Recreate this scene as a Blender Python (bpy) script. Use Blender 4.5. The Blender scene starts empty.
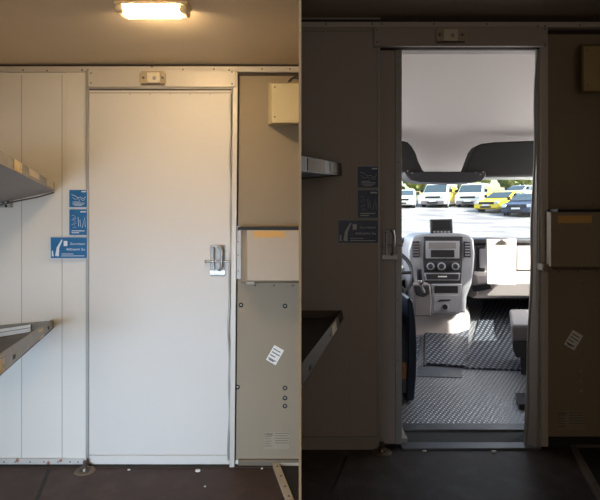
import bpy, bmesh, math, random
from mathutils import Vector, Matrix
random.seed(4)
S = bpy.context.scene
C = S.collection
EYE = 1.30; HZ = 215.0; F = 500.0; D = 2.6

def P(x, y, Z):                       # a spot of the photograph at distance Z from the lens
    return Vector(((x-300)*Z/F, Z-D, EYE+(HZ-y)*Z/F))

# ------------------------------------------------------------------ materials
def srgb(c):
    return tuple(((v/255)/12.92 if v/255 <= .04045 else ((v/255+.055)/1.055)**2.4) for v in c)+(1,)
MATS = {}
def mat(name, col, rough=.6, metal=0, bump=0, scale=60, var=.0, vscale=6, emit=0, stretch=None, spec=.5):
    if name in MATS: return MATS[name]
    m = bpy.data.materials.new(name); m.use_nodes = True
    nt = m.node_tree; N = nt.nodes; L = nt.links
    b = N['Principled BSDF']
    b.inputs['Roughness'].default_value = rough; b.inputs['Metallic'].default_value = metal
    b.inputs['Specular IOR Level'].default_value = spec
    tc = N.new('ShaderNodeTexCoord'); mp = N.new('ShaderNodeMapping'); L.new(tc.outputs['Object'], mp.inputs[0])
    if stretch: mp.inputs['Scale'].default_value = stretch
    n = N.new('ShaderNodeTexNoise'); n.inputs['Scale'].default_value = vscale; n.inputs['Detail'].default_value = 5
    L.new(mp.outputs[0], n.inputs['Vector'])
    r = N.new('ShaderNodeMix'); r.data_type = 'RGBA'
    c = srgb(col); v = max(var, .02)
    r.inputs[6].default_value = tuple(x*(1-v) for x in c[:3])+(1,)
    r.inputs[7].default_value = tuple(min(1, x*(1+v)) for x in c[:3])+(1,)
    L.new(n.outputs['Fac'], r.inputs[0]); L.new(r.outputs[2], b.inputs['Base Color'])
    if bump:
        n2 = N.new('ShaderNodeTexNoise'); n2.inputs['Scale'].default_value = scale; n2.inputs['Detail'].default_value = 4
        L.new(mp.outputs[0], n2.inputs['Vector'])
        bp = N.new('ShaderNodeBump'); bp.inputs['Strength'].default_value = bump; bp.inputs['Distance'].default_value = .004
        L.new(n2.outputs['Fac'], bp.inputs['Height']); L.new(bp.outputs[0], b.inputs['Normal'])
    if emit:
        b.inputs['Emission Color'].default_value = c; b.inputs['Emission Strength'].default_value = emit
    MATS[name] = m
    return m

def blotch(m, col, scale, lo, hi):
    """irregular patches of a second colour (stains, paper remains)"""
    nt = m.node_tree; N = nt.nodes; L = nt.links; b = N['Principled BSDF']
    src = b.inputs['Base Color'].links[0].from_socket
    tc = N.new('ShaderNodeTexCoord'); n = N.new('ShaderNodeTexNoise'); n.inputs['Scale'].default_value = scale; n.inputs['Detail'].default_value = 6
    L.new(tc.outputs['Object'], n.inputs['Vector'])
    rp = N.new('ShaderNodeValToRGB'); rp.color_ramp.elements[0].position = lo; rp.color_ramp.elements[1].position = hi
    L.new(n.outputs['Fac'], rp.inputs[0])
    mx = N.new('ShaderNodeMix'); mx.data_type = 'RGBA'; L.new(rp.outputs[0], mx.inputs[0]); L.new(src, mx.inputs[6]); mx.inputs[7].default_value = srgb(col)
    L.new(mx.outputs[2], b.inputs['Base Color'])
    return m

def plate_mat(name, ca, cb, scale, rough, metal, lo=.25, hi=.5):
    """raised diamond tread"""
    m = bpy.data.materials.new(name); m.use_nodes = True
    nt = m.node_tree; N = nt.nodes; L = nt.links; b = N['Principled BSDF']
    b.inputs['Roughness'].default_value = rough; b.inputs['Metallic'].default_value = metal
    tc = N.new('ShaderNodeTexCoord'); out = []
    for a in (.6, -.6):
        mp = N.new('ShaderNodeMapping'); mp.inputs['Rotation'].default_value = (0, 0, a); L.new(tc.outputs['Object'], mp.inputs[0])
        w = N.new('ShaderNodeTexWave'); w.inputs['Scale'].default_value = scale; L.new(mp.outputs[0], w.inputs['Vector']); out.append(w)
    mu = N.new('ShaderNodeMath'); mu.operation = 'MULTIPLY'
    L.new(out[0].outputs['Fac'], mu.inputs[0]); L.new(out[1].outputs['Fac'], mu.inputs[1])
    rp = N.new('ShaderNodeValToRGB'); rp.color_ramp.elements[0].position = lo; rp.color_ramp.elements[1].position = hi
    rp.color_ramp.elements[0].color = srgb(ca); rp.color_ramp.elements[1].color = srgb(cb)
    L.new(mu.outputs[0], rp.inputs[0]); L.new(rp.outputs[0], b.inputs['Base Color'])
    bp = N.new('ShaderNodeBump'); bp.inputs['Strength'].default_value = .6; bp.inputs['Distance'].default_value = .004
    L.new(mu.outputs[0], bp.inputs['Height']); L.new(bp.outputs[0], b.inputs['Normal'])
    return m

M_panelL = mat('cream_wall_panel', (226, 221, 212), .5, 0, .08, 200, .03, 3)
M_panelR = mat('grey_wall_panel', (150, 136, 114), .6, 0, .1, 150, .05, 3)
M_panel_dim = mat('cream_wall_panel_dim', (178, 168, 160), .5, 0, .08, 200, .03, 3)  # cream panel colour darkened to carry the right compartment's dimness
M_door = mat('door_paint', (218, 213, 206), .45, 0, .12, 120, .03, 2)
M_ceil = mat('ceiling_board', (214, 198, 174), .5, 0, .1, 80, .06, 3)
M_ceilR = mat('ceiling_board_dim', (150, 134, 122), .35, 0, .1, 80, .1, 3)  # shaded copy of the ceiling board, dim light put into the colour
M_alu = mat('brushed_aluminium', (172, 170, 166), .5, .35, .05, 200, .05, 20)
M_trim = mat('painted_trim', (205, 198, 188), .45, .15, .05, 100, .05, 8)
M_gap = mat('dark_sealant', (58, 48, 42), .8)
M_rivet = mat('rivet_metal', (110, 100, 90), .4, .7)
M_floor = blotch(mat('brown_floor_board', (64, 43, 36), .6, 0, .3, 120, .3, 10), (82, 64, 56), 9, .5, .8)
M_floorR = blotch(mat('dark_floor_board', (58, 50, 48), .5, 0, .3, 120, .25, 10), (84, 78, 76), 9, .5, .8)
M_joint = mat('rubber_joint', (36, 32, 31), .7)
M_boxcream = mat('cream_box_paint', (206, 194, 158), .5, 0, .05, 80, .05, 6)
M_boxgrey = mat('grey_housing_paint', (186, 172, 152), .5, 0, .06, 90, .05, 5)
M_boxcreamR = mat('cream_box_paint_dim', (172, 150, 104), .5, 0, .05, 80, .05, 6)  # cream box paint with the dim light mixed into its colour
M_black = mat('black_rubber', (22, 21, 21), .6)
M_orange = blotch(mat('orange_tape', (222, 172, 92), .6, 0, 0, 60, .15, 60), (196, 168, 130), 60, .5, .7)
M_steel = mat('polished_steel', (176, 174, 170), .38, .6, .03, 90, .05, 30)
M_white = mat('white_paper', (240, 238, 232), .6, 0, 0)
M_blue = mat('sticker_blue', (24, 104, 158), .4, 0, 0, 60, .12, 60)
M_blueD = mat('sticker_blue_dim', (40, 70, 110), .4, 0, 0, 60, .12, 60)  # same sticker blue, shaded in colour for the darker compartment
M_print = mat('white_print', (225, 232, 238), .5)
M_ink = mat('dark_print', (52, 40, 30), .6)
M_shelf = blotch(mat('shelf_metal', (150, 146, 140), .45, .4, .1, 60, .08, 20), (176, 168, 150), 30, .55, .75)
M_shelfdark = mat('shelf_liner', (92, 92, 94), .7, 0, .2, 60, .1, 20)
M_tape = blotch(mat('old_label', (212, 194, 160), .7, 0, 0, 60, .1, 40), (194, 170, 128), 50, .5, .6)
M_lampcap = mat('lamp_cap', (236, 222, 190), .4)
M_glow = mat('lamp_diffuser', (255, 220, 168), .4, emit=130)
M_silver = mat('silver_plastic', (168, 168, 174), .4, .25, 0, 60, .04, 12)
M_silverl = mat('pale_console_plastic', (190, 180, 176), .5, 0, .05, 150, .04, 12)
M_dash = mat('grey_dash_plastic', (128, 122, 122), .55, 0, .08, 250, .06, 12)
M_dashd = mat('charcoal_plastic', (44, 43, 46), .5, 0, .06, 200, .05, 12)
M_screen = mat('dark_screen', (30, 34, 36), .12)
M_seat = mat('seat_fabric', (70, 72, 80), .85, 0, .3, 200, .2, 90)
M_seatside = mat('navy_seat_shell', (27, 37, 54), .4, 0, .05, 60)
M_brown = mat('brown_card', (150, 104, 58), .7, 0, 0, 60, .2, 40)
M_head = mat('headliner_fabric', (178, 168, 162), .8, 0, .1, 200, .04, 3)
M_visor = mat('dark_storage_fabric', (31, 26, 24), .8, 0, .1, 150, .08, 10)
M_tread = plate_mat('tread_plate', (146, 149, 156), (208, 212, 218), 13, .35, .55)
M_mat = plate_mat('rubber_floor_mat', (52, 55, 64), (132, 138, 150), 9, .5, .0, .2, .6)
M_grey = mat('grey_threshold', (120, 124, 130), .4, .5, .1, 80, .1, 20)
M_step = mat('dark_step_tread', (62, 66, 68), .7, 0, .5, 90, .25, 40)
M_body = mat('truck_body', (200, 200, 200), .6)
M_vw = mat('white_car_paint', (232, 232, 228), .25, 0, 0, 60, .02)
M_vy = mat('yellow_car_paint', (244, 212, 50), .25, 0, 0, 60, .02)
M_vb = mat('dark_blue_car_paint', (44, 58, 84), .25, 0, 0, 60, .02)
M_vs = mat('silver_car_paint', (190, 194, 200), .25, .3, 0, 60, .02)
M_vglass = mat('car_glass', (70, 84, 92), .1)
M_tyre = mat('tyre_rubber', (30, 30, 32), .8)
M_lens = mat('headlamp_lens', (220, 224, 230), .15)
M_ground = blotch(mat('gravel_yard', (150, 148, 148), .95, 0, .9, 14, .3, 1.5), (116, 115, 118), .5, .42, .62)
M_grass = mat('meadow_grass', (150, 178, 84), .9, 0, .5, 10, .2, 1)
M_leaf = blotch(mat('tree_leaves', (104, 122, 60), .8, 0, .6, 6, .3, 2), (170, 166, 110), 1.2, .5, .7)
M_bark = mat('tree_bark', (96, 80, 64), .9)
M_fence = mat('ochre_bank', (146, 130, 92), .9, 0, .3, 5, .15, 1)

# clear glass: mostly transparent with a mirror coat
gm = bpy.data.materials.new('window_glass'); gm.use_nodes = True
_n = gm.node_tree.nodes; _l = gm.node_tree.links; _n.remove(_n['Principled BSDF'])
_t = _n.new('ShaderNodeBsdfTransparent'); _t.inputs[0].default_value = (.93, .96, .95, 1)
_g = _n.new('ShaderNodeBsdfGlossy'); _g.inputs['Roughness'].default_value = .03
_w = _n.new('ShaderNodeLayerWeight'); _p = _n.new('ShaderNodeMath'); _p.operation = 'POWER'; _p.inputs[1].default_value = 5; _l.new(_w.outputs['Facing'], _p.inputs[0])
_f = _n.new('ShaderNodeMath'); _f.operation = 'MULTIPLY_ADD'; _f.inputs[1].default_value = .6; _f.inputs[2].default_value = .025; _l.new(_p.outputs[0], _f.inputs[0])
_m = _n.new('ShaderNodeMixShader'); _l.new(_f.outputs[0], _m.inputs[0]); _l.new(_t.outputs[0], _m.inputs[1]); _l.new(_g.outputs[0], _m.inputs[2])
_l.new(_m.outputs[0], _n['Material Output'].inputs[0])

# ------------------------------------------------------------------ mesh helpers
class MB:
    def __init__(s): s.bm = bmesh.new()
    def hexa(s, p):                    # 8 corners: bottom 4, top 4
        v = [s.bm.verts.new(q) for q in p]
        for f in ((0,3,2,1),(4,5,6,7),(0,1,5,4),(1,2,6,5),(2,3,7,6),(3,0,4,7)): s.bm.faces.new([v[i] for i in f])
        return s
    def box(s, x0, x1, y0, y1, z0, z1):
        return s.hexa([(x0,y0,z0),(x1,y0,z0),(x1,y1,z0),(x0,y1,z0),(x0,y0,z1),(x1,y0,z1),(x1,y1,z1),(x0,y1,z1)])
    def wbox(s, px0, py0, px1, py1, dn, df):   # a real box standing on the rear wall, front dn off it, back df off it
        a = P(px0, py1, D-dn); b = P(px1, py0, D-dn)
        return s.box(a.x, b.x, -dn, -df, a.z, b.z)
    def ext(s, pts, off):              # polygon swept by a vector
        off = Vector(off); n = len(pts)
        a = [s.bm.verts.new(Vector(p)) for p in pts]; b = [s.bm.verts.new(Vector(p)+off) for p in pts]
        s.bm.faces.new(a); s.bm.faces.new(b[::-1])
        for i in range(n): s.bm.faces.new((a[i], b[i], b[(i+1)%n], a[(i+1)%n]))
        return s
    def poly(s, pix, Z, th):           # outline at one distance, pushed back
        return s.ext([P(x, y, Z) for x, y in pix], (0, th, 0))
    def cyl(s, a, b, r, r2=None, n=20):
        a = Vector(a); b = Vector(b); r2 = r if r2 is None else r2
        q = (b-a).to_track_quat('Z', 'Y').to_matrix()
        A = []; B = []
        for i in range(n):
            t = 2*math.pi*i/n; d = Vector((math.cos(t), math.sin(t), 0))
            A.append(s.bm.verts.new(a+q@(d*r))); B.append(s.bm.verts.new(b+q@(d*r2)))
        s.bm.faces.new(A[::-1]); s.bm.faces.new(B)
        for i in range(n): s.bm.faces.new((A[i], A[(i+1)%n], B[(i+1)%n], B[i]))
        return s
    def tube(s, pts, r, n=10, closed=False):
        pts = [Vector(p) for p in pts]; rings = []; up = Vector((.13, .21, .97))
        m = len(pts)
        for i, p in enumerate(pts):
            if closed: t = pts[(i+1)%m]-pts[i-1]
            else: t = pts[min(i+1, m-1)]-pts[max(i-1, 0)]
            t.normalize(); u = t.cross(up).normalized(); v = t.cross(u)
            rings.append([s.bm.verts.new(p+(u*math.cos(2*math.pi*k/n)+v*math.sin(2*math.pi*k/n))*r) for k in range(n)])
        for i in range(m if closed else m-1):
            A = rings[i]; B = rings[(i+1)%m]
            for k in range(n): s.bm.faces.new((A[k], A[(k+1)%n], B[(k+1)%n], B[k]))
        if not closed: s.bm.faces.new(rings[0][::-1]); s.bm.faces.new(rings[-1])
        return s
    def dome(s, c, r, axis=(0,-1,0), flat=.5, n=12):
        c = Vector(c); q = Vector(axis).to_track_quat('Z', 'Y').to_matrix(); prev = None
        for j in range(4):
            a = j*math.pi/8; rr = r*math.cos(a); h = r*flat*math.sin(a)
            ring = [s.bm.verts.new(c+q@Vector((rr*math.cos(2*math.pi*k/n), rr*math.sin(2*math.pi*k/n), h))) for k in range(n)]
            if prev:
                for k in range(n): s.bm.faces.new((prev[k], prev[(k+1)%n], ring[(k+1)%n], ring[k]))
            else: s.bm.faces.new(ring[::-1])
            prev = ring
        s.bm.faces.new(prev)
        return s
    def build(s, name, m, parent=None, bevel=0, seg=2, smooth=True, sub=0):
        bmesh.ops.recalc_face_normals(s.bm, faces=s.bm.faces[:])
        vs = [v.co for v in s.bm.verts]
        lo = Vector([min(v[i] for v in vs) for i in range(3)]); hi = Vector([max(v[i] for v in vs) for i in range(3)])
        o0 = Vector(((lo.x+hi.x)/2, (lo.y+hi.y)/2, lo.z))
        bmesh.ops.translate(s.bm, vec=-o0, verts=s.bm.verts[:])
        me = bpy.data.meshes.new(name); s.bm.to_mesh(me); s.bm.free(); me.materials.append(m)
        o = bpy.data.objects.new(name, me); C.objects.link(o); o.location = o0
        if parent is not None:
            o.parent = parent; o.location = o0-wloc(parent)
        if smooth:
            for p in me.polygons: p.use_smooth = True
            if hasattr(me, 'set_sharp_from_angle'): me.set_sharp_from_angle(angle=math.radians(38))
        if bevel:
            b = o.modifiers.new('bevel', 'BEVEL'); b.width = bevel; b.segments = seg; b.limit_method = 'ANGLE'; b.angle_limit = math.radians(35)
        if sub:
            u = o.modifiers.new('sub', 'SUBSURF'); u.levels = sub; u.render_levels = sub
        return o
def wloc(o):
    v = Vector(o.location)
    while o.parent: o = o.parent; v = v+Vector(o.location)
    return v
def tag(o, label, cat, group=None, kind=None):
    if kind: o['kind'] = kind
    if label: o['label'] = label
    if cat: o['category'] = cat
    if group: o['group'] = group
    return o
def thing(name, loc, label, cat, group=None):
    o = bpy.data.objects.new(name, None); o.empty_display_size = .05; C.objects.link(o); o.location = loc
    return tag(o, label, cat, group)
def struct(o, label=None):
    o['kind'] = 'structure'
    if label: o['label'] = label
    return o
def text(body, name, m, parent, loc, size, rot=(math.pi/2, 0, 0), th=.0004, sx=1, width=None):
    cu = bpy.data.curves.new('t', 'FONT'); cu.body = body; cu.size = size; cu.extrude = th; cu.align_x = 'CENTER'; cu.align_y = 'CENTER'
    to = bpy.data.objects.new('t', cu); C.objects.link(to)
    dg = bpy.context.evaluated_depsgraph_get(); dg.update()
    me = bpy.data.meshes.new_from_object(to.evaluated_get(dg)); bpy.data.objects.remove(to)
    xs = [v.co.x for v in me.vertices]; k = sx
    if width and xs: k = width/(max(xs)-min(xs))
    R = Matrix.Rotation(rot[1], 4, 'Y')@Matrix.Rotation(rot[0], 4, 'X')
    for v in me.vertices: v.co = R@Vector((v.co.x*k, v.co.y, v.co.z))
    me.materials.clear(); me.materials.append(m)
    o = bpy.data.objects.new(name, me); C.objects.link(o)
    o.location = Vector(loc)-(wloc(parent) if parent else Vector()); o.parent = parent
    return o
def rivets(pts, d, parent, r=.005, name='rivet', m=None):
    for x, y in pts:
        p = P(x, y, D-d)
        MB().dome(p, r).build(name, m or M_rivet, parent)

# ================================================================== ROOMS
ZC_L = P(0, 65, D).z; ZF_L = 0.0
ZC_R = P(0, 20, D).z; ZF_R = P(0, 447, D).z
YB = -4.3
W = 1.64
# left compartment
struct(MB().box(-W-.1, -.0012, 0, .1, -.05, ZC_L+.05).build('wall_back_left', M_panelL, smooth=False), 'pale panelled end wall of the brighter compartment')
struct(MB().box(-W-.1, -W, YB-.1, 0, -.05, ZC_L+.05).build('wall_left', M_panelL, smooth=False))
struct(MB().box(-W-.1, 0, YB-.1, YB, -.05, ZC_L+.05).build('wall_rear_left', M_panelL, smooth=False))
struct(MB().box(-W-.1, -.0012, YB-.1, .1, ZC_L, ZC_R+.1).build('ceiling_left', M_ceil, smooth=False), 'warm beige ceiling lit by the lamp')
struct(MB().box(-W-.1, -.0012, YB-.1, 0, -.08, ZF_L).build('floor_left', M_floor, smooth=False), 'dark brown compartment floor')
# right compartment
DX0, DX1 = P(379.5, 0, D).x, P(548, 0, D).x
wb = MB(); wb.box(.0012, DX0, -.03, .0, ZF_R-.05, ZC_R+.02); 
struct(wb.build('wall_back_right', M_panel_dim, smooth=False), 'dim panelled end wall left of the open doorway')
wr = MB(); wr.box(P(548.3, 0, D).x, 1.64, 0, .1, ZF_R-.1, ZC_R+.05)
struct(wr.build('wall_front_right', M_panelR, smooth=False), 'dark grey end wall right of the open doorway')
struct(MB().box(.0012, P(548.3, 0, D).x-.001, 0, .1, P(0, 48, D).z, ZC_R+.05).build('wall_header', M_panel_dim, smooth=False))
struct(MB().box(.0012, .5, .045, .1, ZF_R-.05, ZC_R+.05).build('wall_pocket', M_panel_dim, smooth=False))
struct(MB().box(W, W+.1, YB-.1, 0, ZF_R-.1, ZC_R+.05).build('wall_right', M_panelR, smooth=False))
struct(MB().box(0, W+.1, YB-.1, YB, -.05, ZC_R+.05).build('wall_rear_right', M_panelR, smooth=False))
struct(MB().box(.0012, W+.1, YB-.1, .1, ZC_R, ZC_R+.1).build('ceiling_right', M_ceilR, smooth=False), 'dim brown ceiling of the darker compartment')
struct(MB().box(.0012, W+.1, YB-.1, .02, ZF_R-.15, ZF_R).build('floor_right', M_floorR, smooth=False), 'very dark floor before the open doorway')
# partition between the two compartments; it stops short of the place the viewer stands
struct(MB().box(-.0007, .0007, -2.33, 0, -.05, ZC_R).build('wall_middle', M_panelR, smooth=False), 'thin sheet partition between the two compartments')
struct(MB().box(-.006, .006, YB, -2.68, -.05, ZC_R).build('wall_middle_rear', M_panelR, smooth=False))  # unseen sheet added behind the viewer to stop light crossing over

# ---- seams and trims, left compartment
def seam(px, y0, y1, d, m=None, w=.28):
    return struct(MB().wbox(px-w, y0, px+w, y1, d, 0).build('trim_seam', m or M_gapL, smooth=False))
M_gapL = mat('panel_seam', (172, 165, 156), .7)
seam(21.5, 75, 463, .0012); seam(62, 75, 463, .0015)
t = struct(MB().wbox(-10, 66, 299.6, 72, .014, 0).build('trim_1', M_trim, bevel=.002), 'riveted strip under the left ceiling')
rivets([(23,70),(47,70.5),(82,70),(88,70),(152,66.8),(183,69.5),(214,69),(229,70),(262,69),(290,69)], .0145, t, .0045)
struct(MB().wbox(-10, 64.6, 299.6, 66, .02, 0).build('trim_2', M_gap, smooth=False))
t = struct(MB().wbox(88, 70.5, 236, 87, .034, .012).build('trim_3', M_trim, bevel=.003), 'pale header rail over the closed door')
rivets([(91,83),(91,73),(232,84),(232,72)], .0345, t, .004)
struct(MB().wbox(88.5, 86.8, 233, 89, .02, 0).build('trim_4', M_alu, smooth=False))
struct(MB().wbox(88.5, 89.0, 231, 90.2, .016, 0).build('trim_5', M_gap, smooth=False))
# left panel in front of the door edge
t = struct(MB().wbox(66.2, 72, 86, 463, .006, 0).build('trim_6', M_panelL, bevel=.001), 'pale edge panel left of the closed door')
struct(MB().wbox(85.6, 70, 88.6, 463, .02, 0).build('trim_7', M_alu, bevel=.002), 'grey metal edge strip left of the closed door')
# right jamb
t = struct(MB().hexa([P(229.3,468,2.57),P(234.6,468,2.57),P(234.6,468,2.6),P(229.3,468,2.6),P(232.8,70,2.57),P(238,70,2.57),P(238,70,2.6),P(232.8,70,2.6)]).build('trim_8', M_trim, bevel=.003), 'vertical metal jamb right of the closed door')
pts = [P(228.3+(465-y)*.0085+.7*math.sin(y*.035)+.5*math.sin(y*.11), y, D-.022) for y in range(94, 464, 6)]
struct(MB().tube(pts, .0055, 8).build('trim_9', M_alu), 'wavy rubber seal beside the closed door')
# darker grey right panel
struct(MB().wbox(235, 75, 299.6, 460, .006, 0).build('wall_panel', M_panelR, bevel=.001), 'greyish brown wall panel right of the closed door')
struct(MB().wbox(238.5, 72.8, 299.6, 75.5, .012, 0).build('trim_10', M_gap, smooth=False))
struct(MB().hexa([P(234.6,461,2.588),P(235.8,461,2.588),P(235.8,461,2.6),P(234.6,461,2.6),P(238,75,2.588),P(239.2,75,2.588),P(239.2,75,2.6),P(238,75,2.6)]).build('trim_11', M_gap, smooth=False))
for x_, y_ in ((241,305),(237.5,387),(285,306),(285,388),(285,398),(285,406)):
    rv = MB().dome(P(x_, y_, D-.0065), .0125, flat=.15).build('washer', M_ink, bpy.data.objects['wall_panel'])
    MB().dome(P(x_, y_, D-.0085), .0058).build('screw', M_steel, rv)
struct(MB().wbox(238, 460, 299.6, 466, .02, 0).build('baseboard_left', mat('brown_skirting', (112, 100, 82), .6), bevel=.003))
struct(MB().wbox(-10, 459, 84, 464.5, .014, 0).build('baseboard_edge', blotch(mat('scuffed_skirting', (196, 192, 186), .5, 0, .2, 60, .08, 20), (150, 100, 80), 26, .62, .68), bevel=.002), 'scuffed skirting strip left of the closed door')
rivets([(4,462),(15,462),(30,462),(44,462),(58,462),(70,462),(78,462)], .0145, bpy.data.objects['baseboard_edge'], .004)

# closed door
d = struct(MB().wbox(87, 89, 232, 455, .012, 0).build('door_1', M_door, bevel=.002), 'closed pale sliding door with a silver latch')
MB().wbox(88.8, 455.5, 231.5, 463.2, .014, 0).build('kick_rail', M_door, d, bevel=.002)
MB().wbox(88.8, 92.3, 231.5, 93.3, .0135, 0).build('top_groove', M_gapL, d, smooth=False)
for s_ in ((130,94),(150,94),(170,94),(190,94),(210,94)): rivets([s_], .0135, d, .0025)
def latch(cx, cy, d0, parent, side=1):
    """plate, pull lever and cross bolt; px centre on the wall"""
    k = MB(); k.wbox(cx-8, cy-15, cx+7, cy+16, d0+.006, d0)
    pl = k.build('latch_plate', mat('latch_plate_metal', (140, 138, 134), .45, .5, .05, 60, .1, 40), parent, bevel=.002)
    MB().tube([P(cx+1+x, cy+y, D-d0-z) for x, y, z in ((0,-13,.008),(0,-14,.028),(1.5,-14,.034),(3,-8,.036),(2.5,0,.036),(2,8,.034),(1,10,.02),(0,10,.008))], .0065, 10).build('lever', M_steel, pl)
    MB().tube([P(cx-4+x, cy+y, D-d0-z) for x, y, z in ((0,-12,.008),(0,-11,.016),(0,4,.016),(0,9,.016),(0,10,.008))], .0045, 8).build('guide_rod', M_steel, pl)
    MB().cyl(P(cx-12, cy+1.5, D-d0-.012), P(cx+12, cy+1.5, D-d0-.012), .0055).build('bolt', M_steel, pl)
    MB().dome(P(cx-12, cy+1.5, D-d0-.012), .0085, (-1,0,0), 1).build('bolt_knob', M_steel, pl)
    for a, b in ((-6,-12.5),(5,-12.5),(-6,13.5),(5,13.5)): MB().dome(P(cx+a, cy+b, D-d0-.0062), .003).build('screw', M_rivet, pl)
    MB().wbox(cx-8.5, cy+10, cx+7.5, cy+15, d0+.010, d0+.005).build('foot_plate', M_steel, pl, bevel=.0015)
latch(218, 260, .012, d)

def sign_box(cx, cy, w, h, d0, label, m):
    """little moulded light unit on the header"""
    r = thing('marker_light', P(cx, cy+h/2, D-d0), label, 'light', 'small marker lights over the two doors')
    MB().ext([P(cx+x*w, cy+y*h, D-d0) for x, y in ((-.5,-.3),(-.42,-.5),(.42,-.5),(.5,-.3),(.5,.35),(.46,.5),(-.46,.5),(-.5,.35))], (0,-.012,0)).build('base', m, r, bevel=.002)
    MB().wbox(cx-w*.24, cy-h*.46, cx+w*.24, cy+h*.3, d0+.03, d0+.011).build('cover', mat('cover_plastic', (224, 214, 192), .45), r, bevel=.004)
    MB().dome(P(cx+w*.05, cy-h*.02, D-d0-.03), .010, flat=.4).build('button', M_alu, r)
    for sx in (-.37, .37):
        MB().dome(P(cx+w*sx, cy-h*.1, D-d0-.012), .011, flat=.3).build('screw_recess', M_alu, r)
        MB().dome(P(cx+w*sx, cy-h*.05, D-d0-.0145), .006, flat=.5).build('screw', M_rivet, r)
    MB().wbox(cx-w*.45, cy+h*.36, cx+w*.45, cy+h*.5, d0+.016, d0+.011).build('lower_edge', M_rivet, r, bevel=.001)
    return r
sign_box(153, 78.3, 26, 13.5, .034, 'cream marker light over the closed door, in the bright compartment', mat('cream_plastic', (176, 160, 132), .5))

# ---- blue stickers
def sticker(px0, py0, px1, py1, d0, m, label, kind_, dim):
    a = P(px0, py1, D-d0); b = P(px1, py0, D-d0)
    o = MB().box(a.x, b.x, -d0-.0012, -d0, a.z, b.z).build('sticker', m, smooth=False)
    tag(o, label, 'sticker', 'blue notices beside the doors')
    MBr = MB(); e = .002; Y0, Y1 = -d0-.0016, -d0-.001
    MBr.box(a.x, b.x, Y0, Y1, a.z, a.z+e); MBr.box(a.x, b.x, Y0, Y1, b.z-e, b.z); MBr.box(a.x, a.x+e, Y0, Y1, a.z, b.z); MBr.box(b.x-e, b.x, Y0, Y1, a.z, b.z)
    MBr.build('border', M_print, o, smooth=False)
    w = b.x-a.x; h = b.z-a.z; Y = -d0-.0017
    q = lambda u, v: Vector((a.x+u*w, Y, b.z-v*h))
    pm = M_print
    def line(pts, r=.0011): return MB().tube([q(*p) for p in pts], r, 6).build('line_drawing', pm, o)
    if kind_ == 'a':
        line([(.15,.28),(.35,.36),(.5,.46),(.62,.42),(.8,.52),(.9,.4)], .0014)
        line([(.2,.42),(.32,.55),(.5,.5),(.58,.62)])
        line([(.62,.5),(.75,.62),(.86,.56)])
        MB().box(q(.68,.1).x, q(.93,.1).x, Y-.0004, Y, q(0,.15).z, q(0,.09).z).build('mark', pm, o, smooth=False)
        for k, (u0, u1) in enumerate(((.2,.62),(.2,.86),(.2,.82),(.3,.7))):
            MB().box(q(u0,0).x, q(u1,0).x, Y-.0004, Y, q(0,.70+k*.065).z, q(0,.675+k*.065).z).build('text_line', pm, o, smooth=False)
    elif kind_ == 'b':
        MB().box(q(.62,.1).x, q(.93,.1).x, Y-.0004, Y, q(0,.13).z, q(0,.08).z).build('mark', pm, o, smooth=False)
        for k in range(3):
            line([(.15,.26+k*.17),(.25,.23+k*.17),(.36,.3+k*.17),(.2,.36+k*.17),(.4,.37+k*.17)])
        line([(.72,.7),(.86,.3),(.88,.68)], .0013); line([(.5,.3),(.52,.66)], .0013); line([(.6,.4),(.62,.66)])
        for k, (u0, u1) in enumerate(((.15,.85),(.15,.55))):
            MB().box(q(u0,0).x, q(u1,0).x, Y-.0004, Y, q(0,.84+k*.07).z, q(0,.81+k*.07).z).build('text_line', pm, o, smooth=False)
    else:
        # two raised fingers of a hand in white
        MB().ext([q(u, v) for u, v in ((.13,.88),(.17,.5),(.3,.12),(.33,.14),(.24,.5),(.23,.9))], (0,-.0006,0)).build('hand_drawing', pm, o, smooth=False)
        MB().ext([q(u, v) for u, v in ((.04,.9),(.04,.66),(.07,.62),(.09,.9))], (0,-.0006,0)).build('finger_drawing', pm, o, smooth=False)
        MB().box(q(.36,0).x, q(.46,0).x, Y-.0005, Y, q(0,.42).z, q(0,.18).z).build('symbol', M_print, o, smooth=False)
        text('Zurrösen', 'lettering', pm, o, q(.73,.32), .019*h/.13, width=w*.40)
        text('400daN 5x', 'lettering', pm, o, q(.68,.58), .019*h/.13, width=w*.52)
        for k in range(2):
            MB().box(q(.3,0).x, q(.62+.3*k,0).x, Y-.0004, Y, q(0,.80+k*.09).z, q(0,.775+k*.09).z).build('text_line', pm, o, smooth=False)
    return o
sticker(69, 189.5, 87.6, 207.6, .0205, M_blue, 'small blue notice with drawing, topmost left of the closed door', 'a', 0)
sticker(69, 209, 87.6, 235.5, .0205, M_blue, 'tall blue notice with diagrams, middle one left of the closed door', 'b', 0)
sticker(50.5, 237, 87.6, 258.5, .0205, M_blue, 'wide blue notice with white hand and lettering, lowest left of the closed door', 'c', 0)

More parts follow.
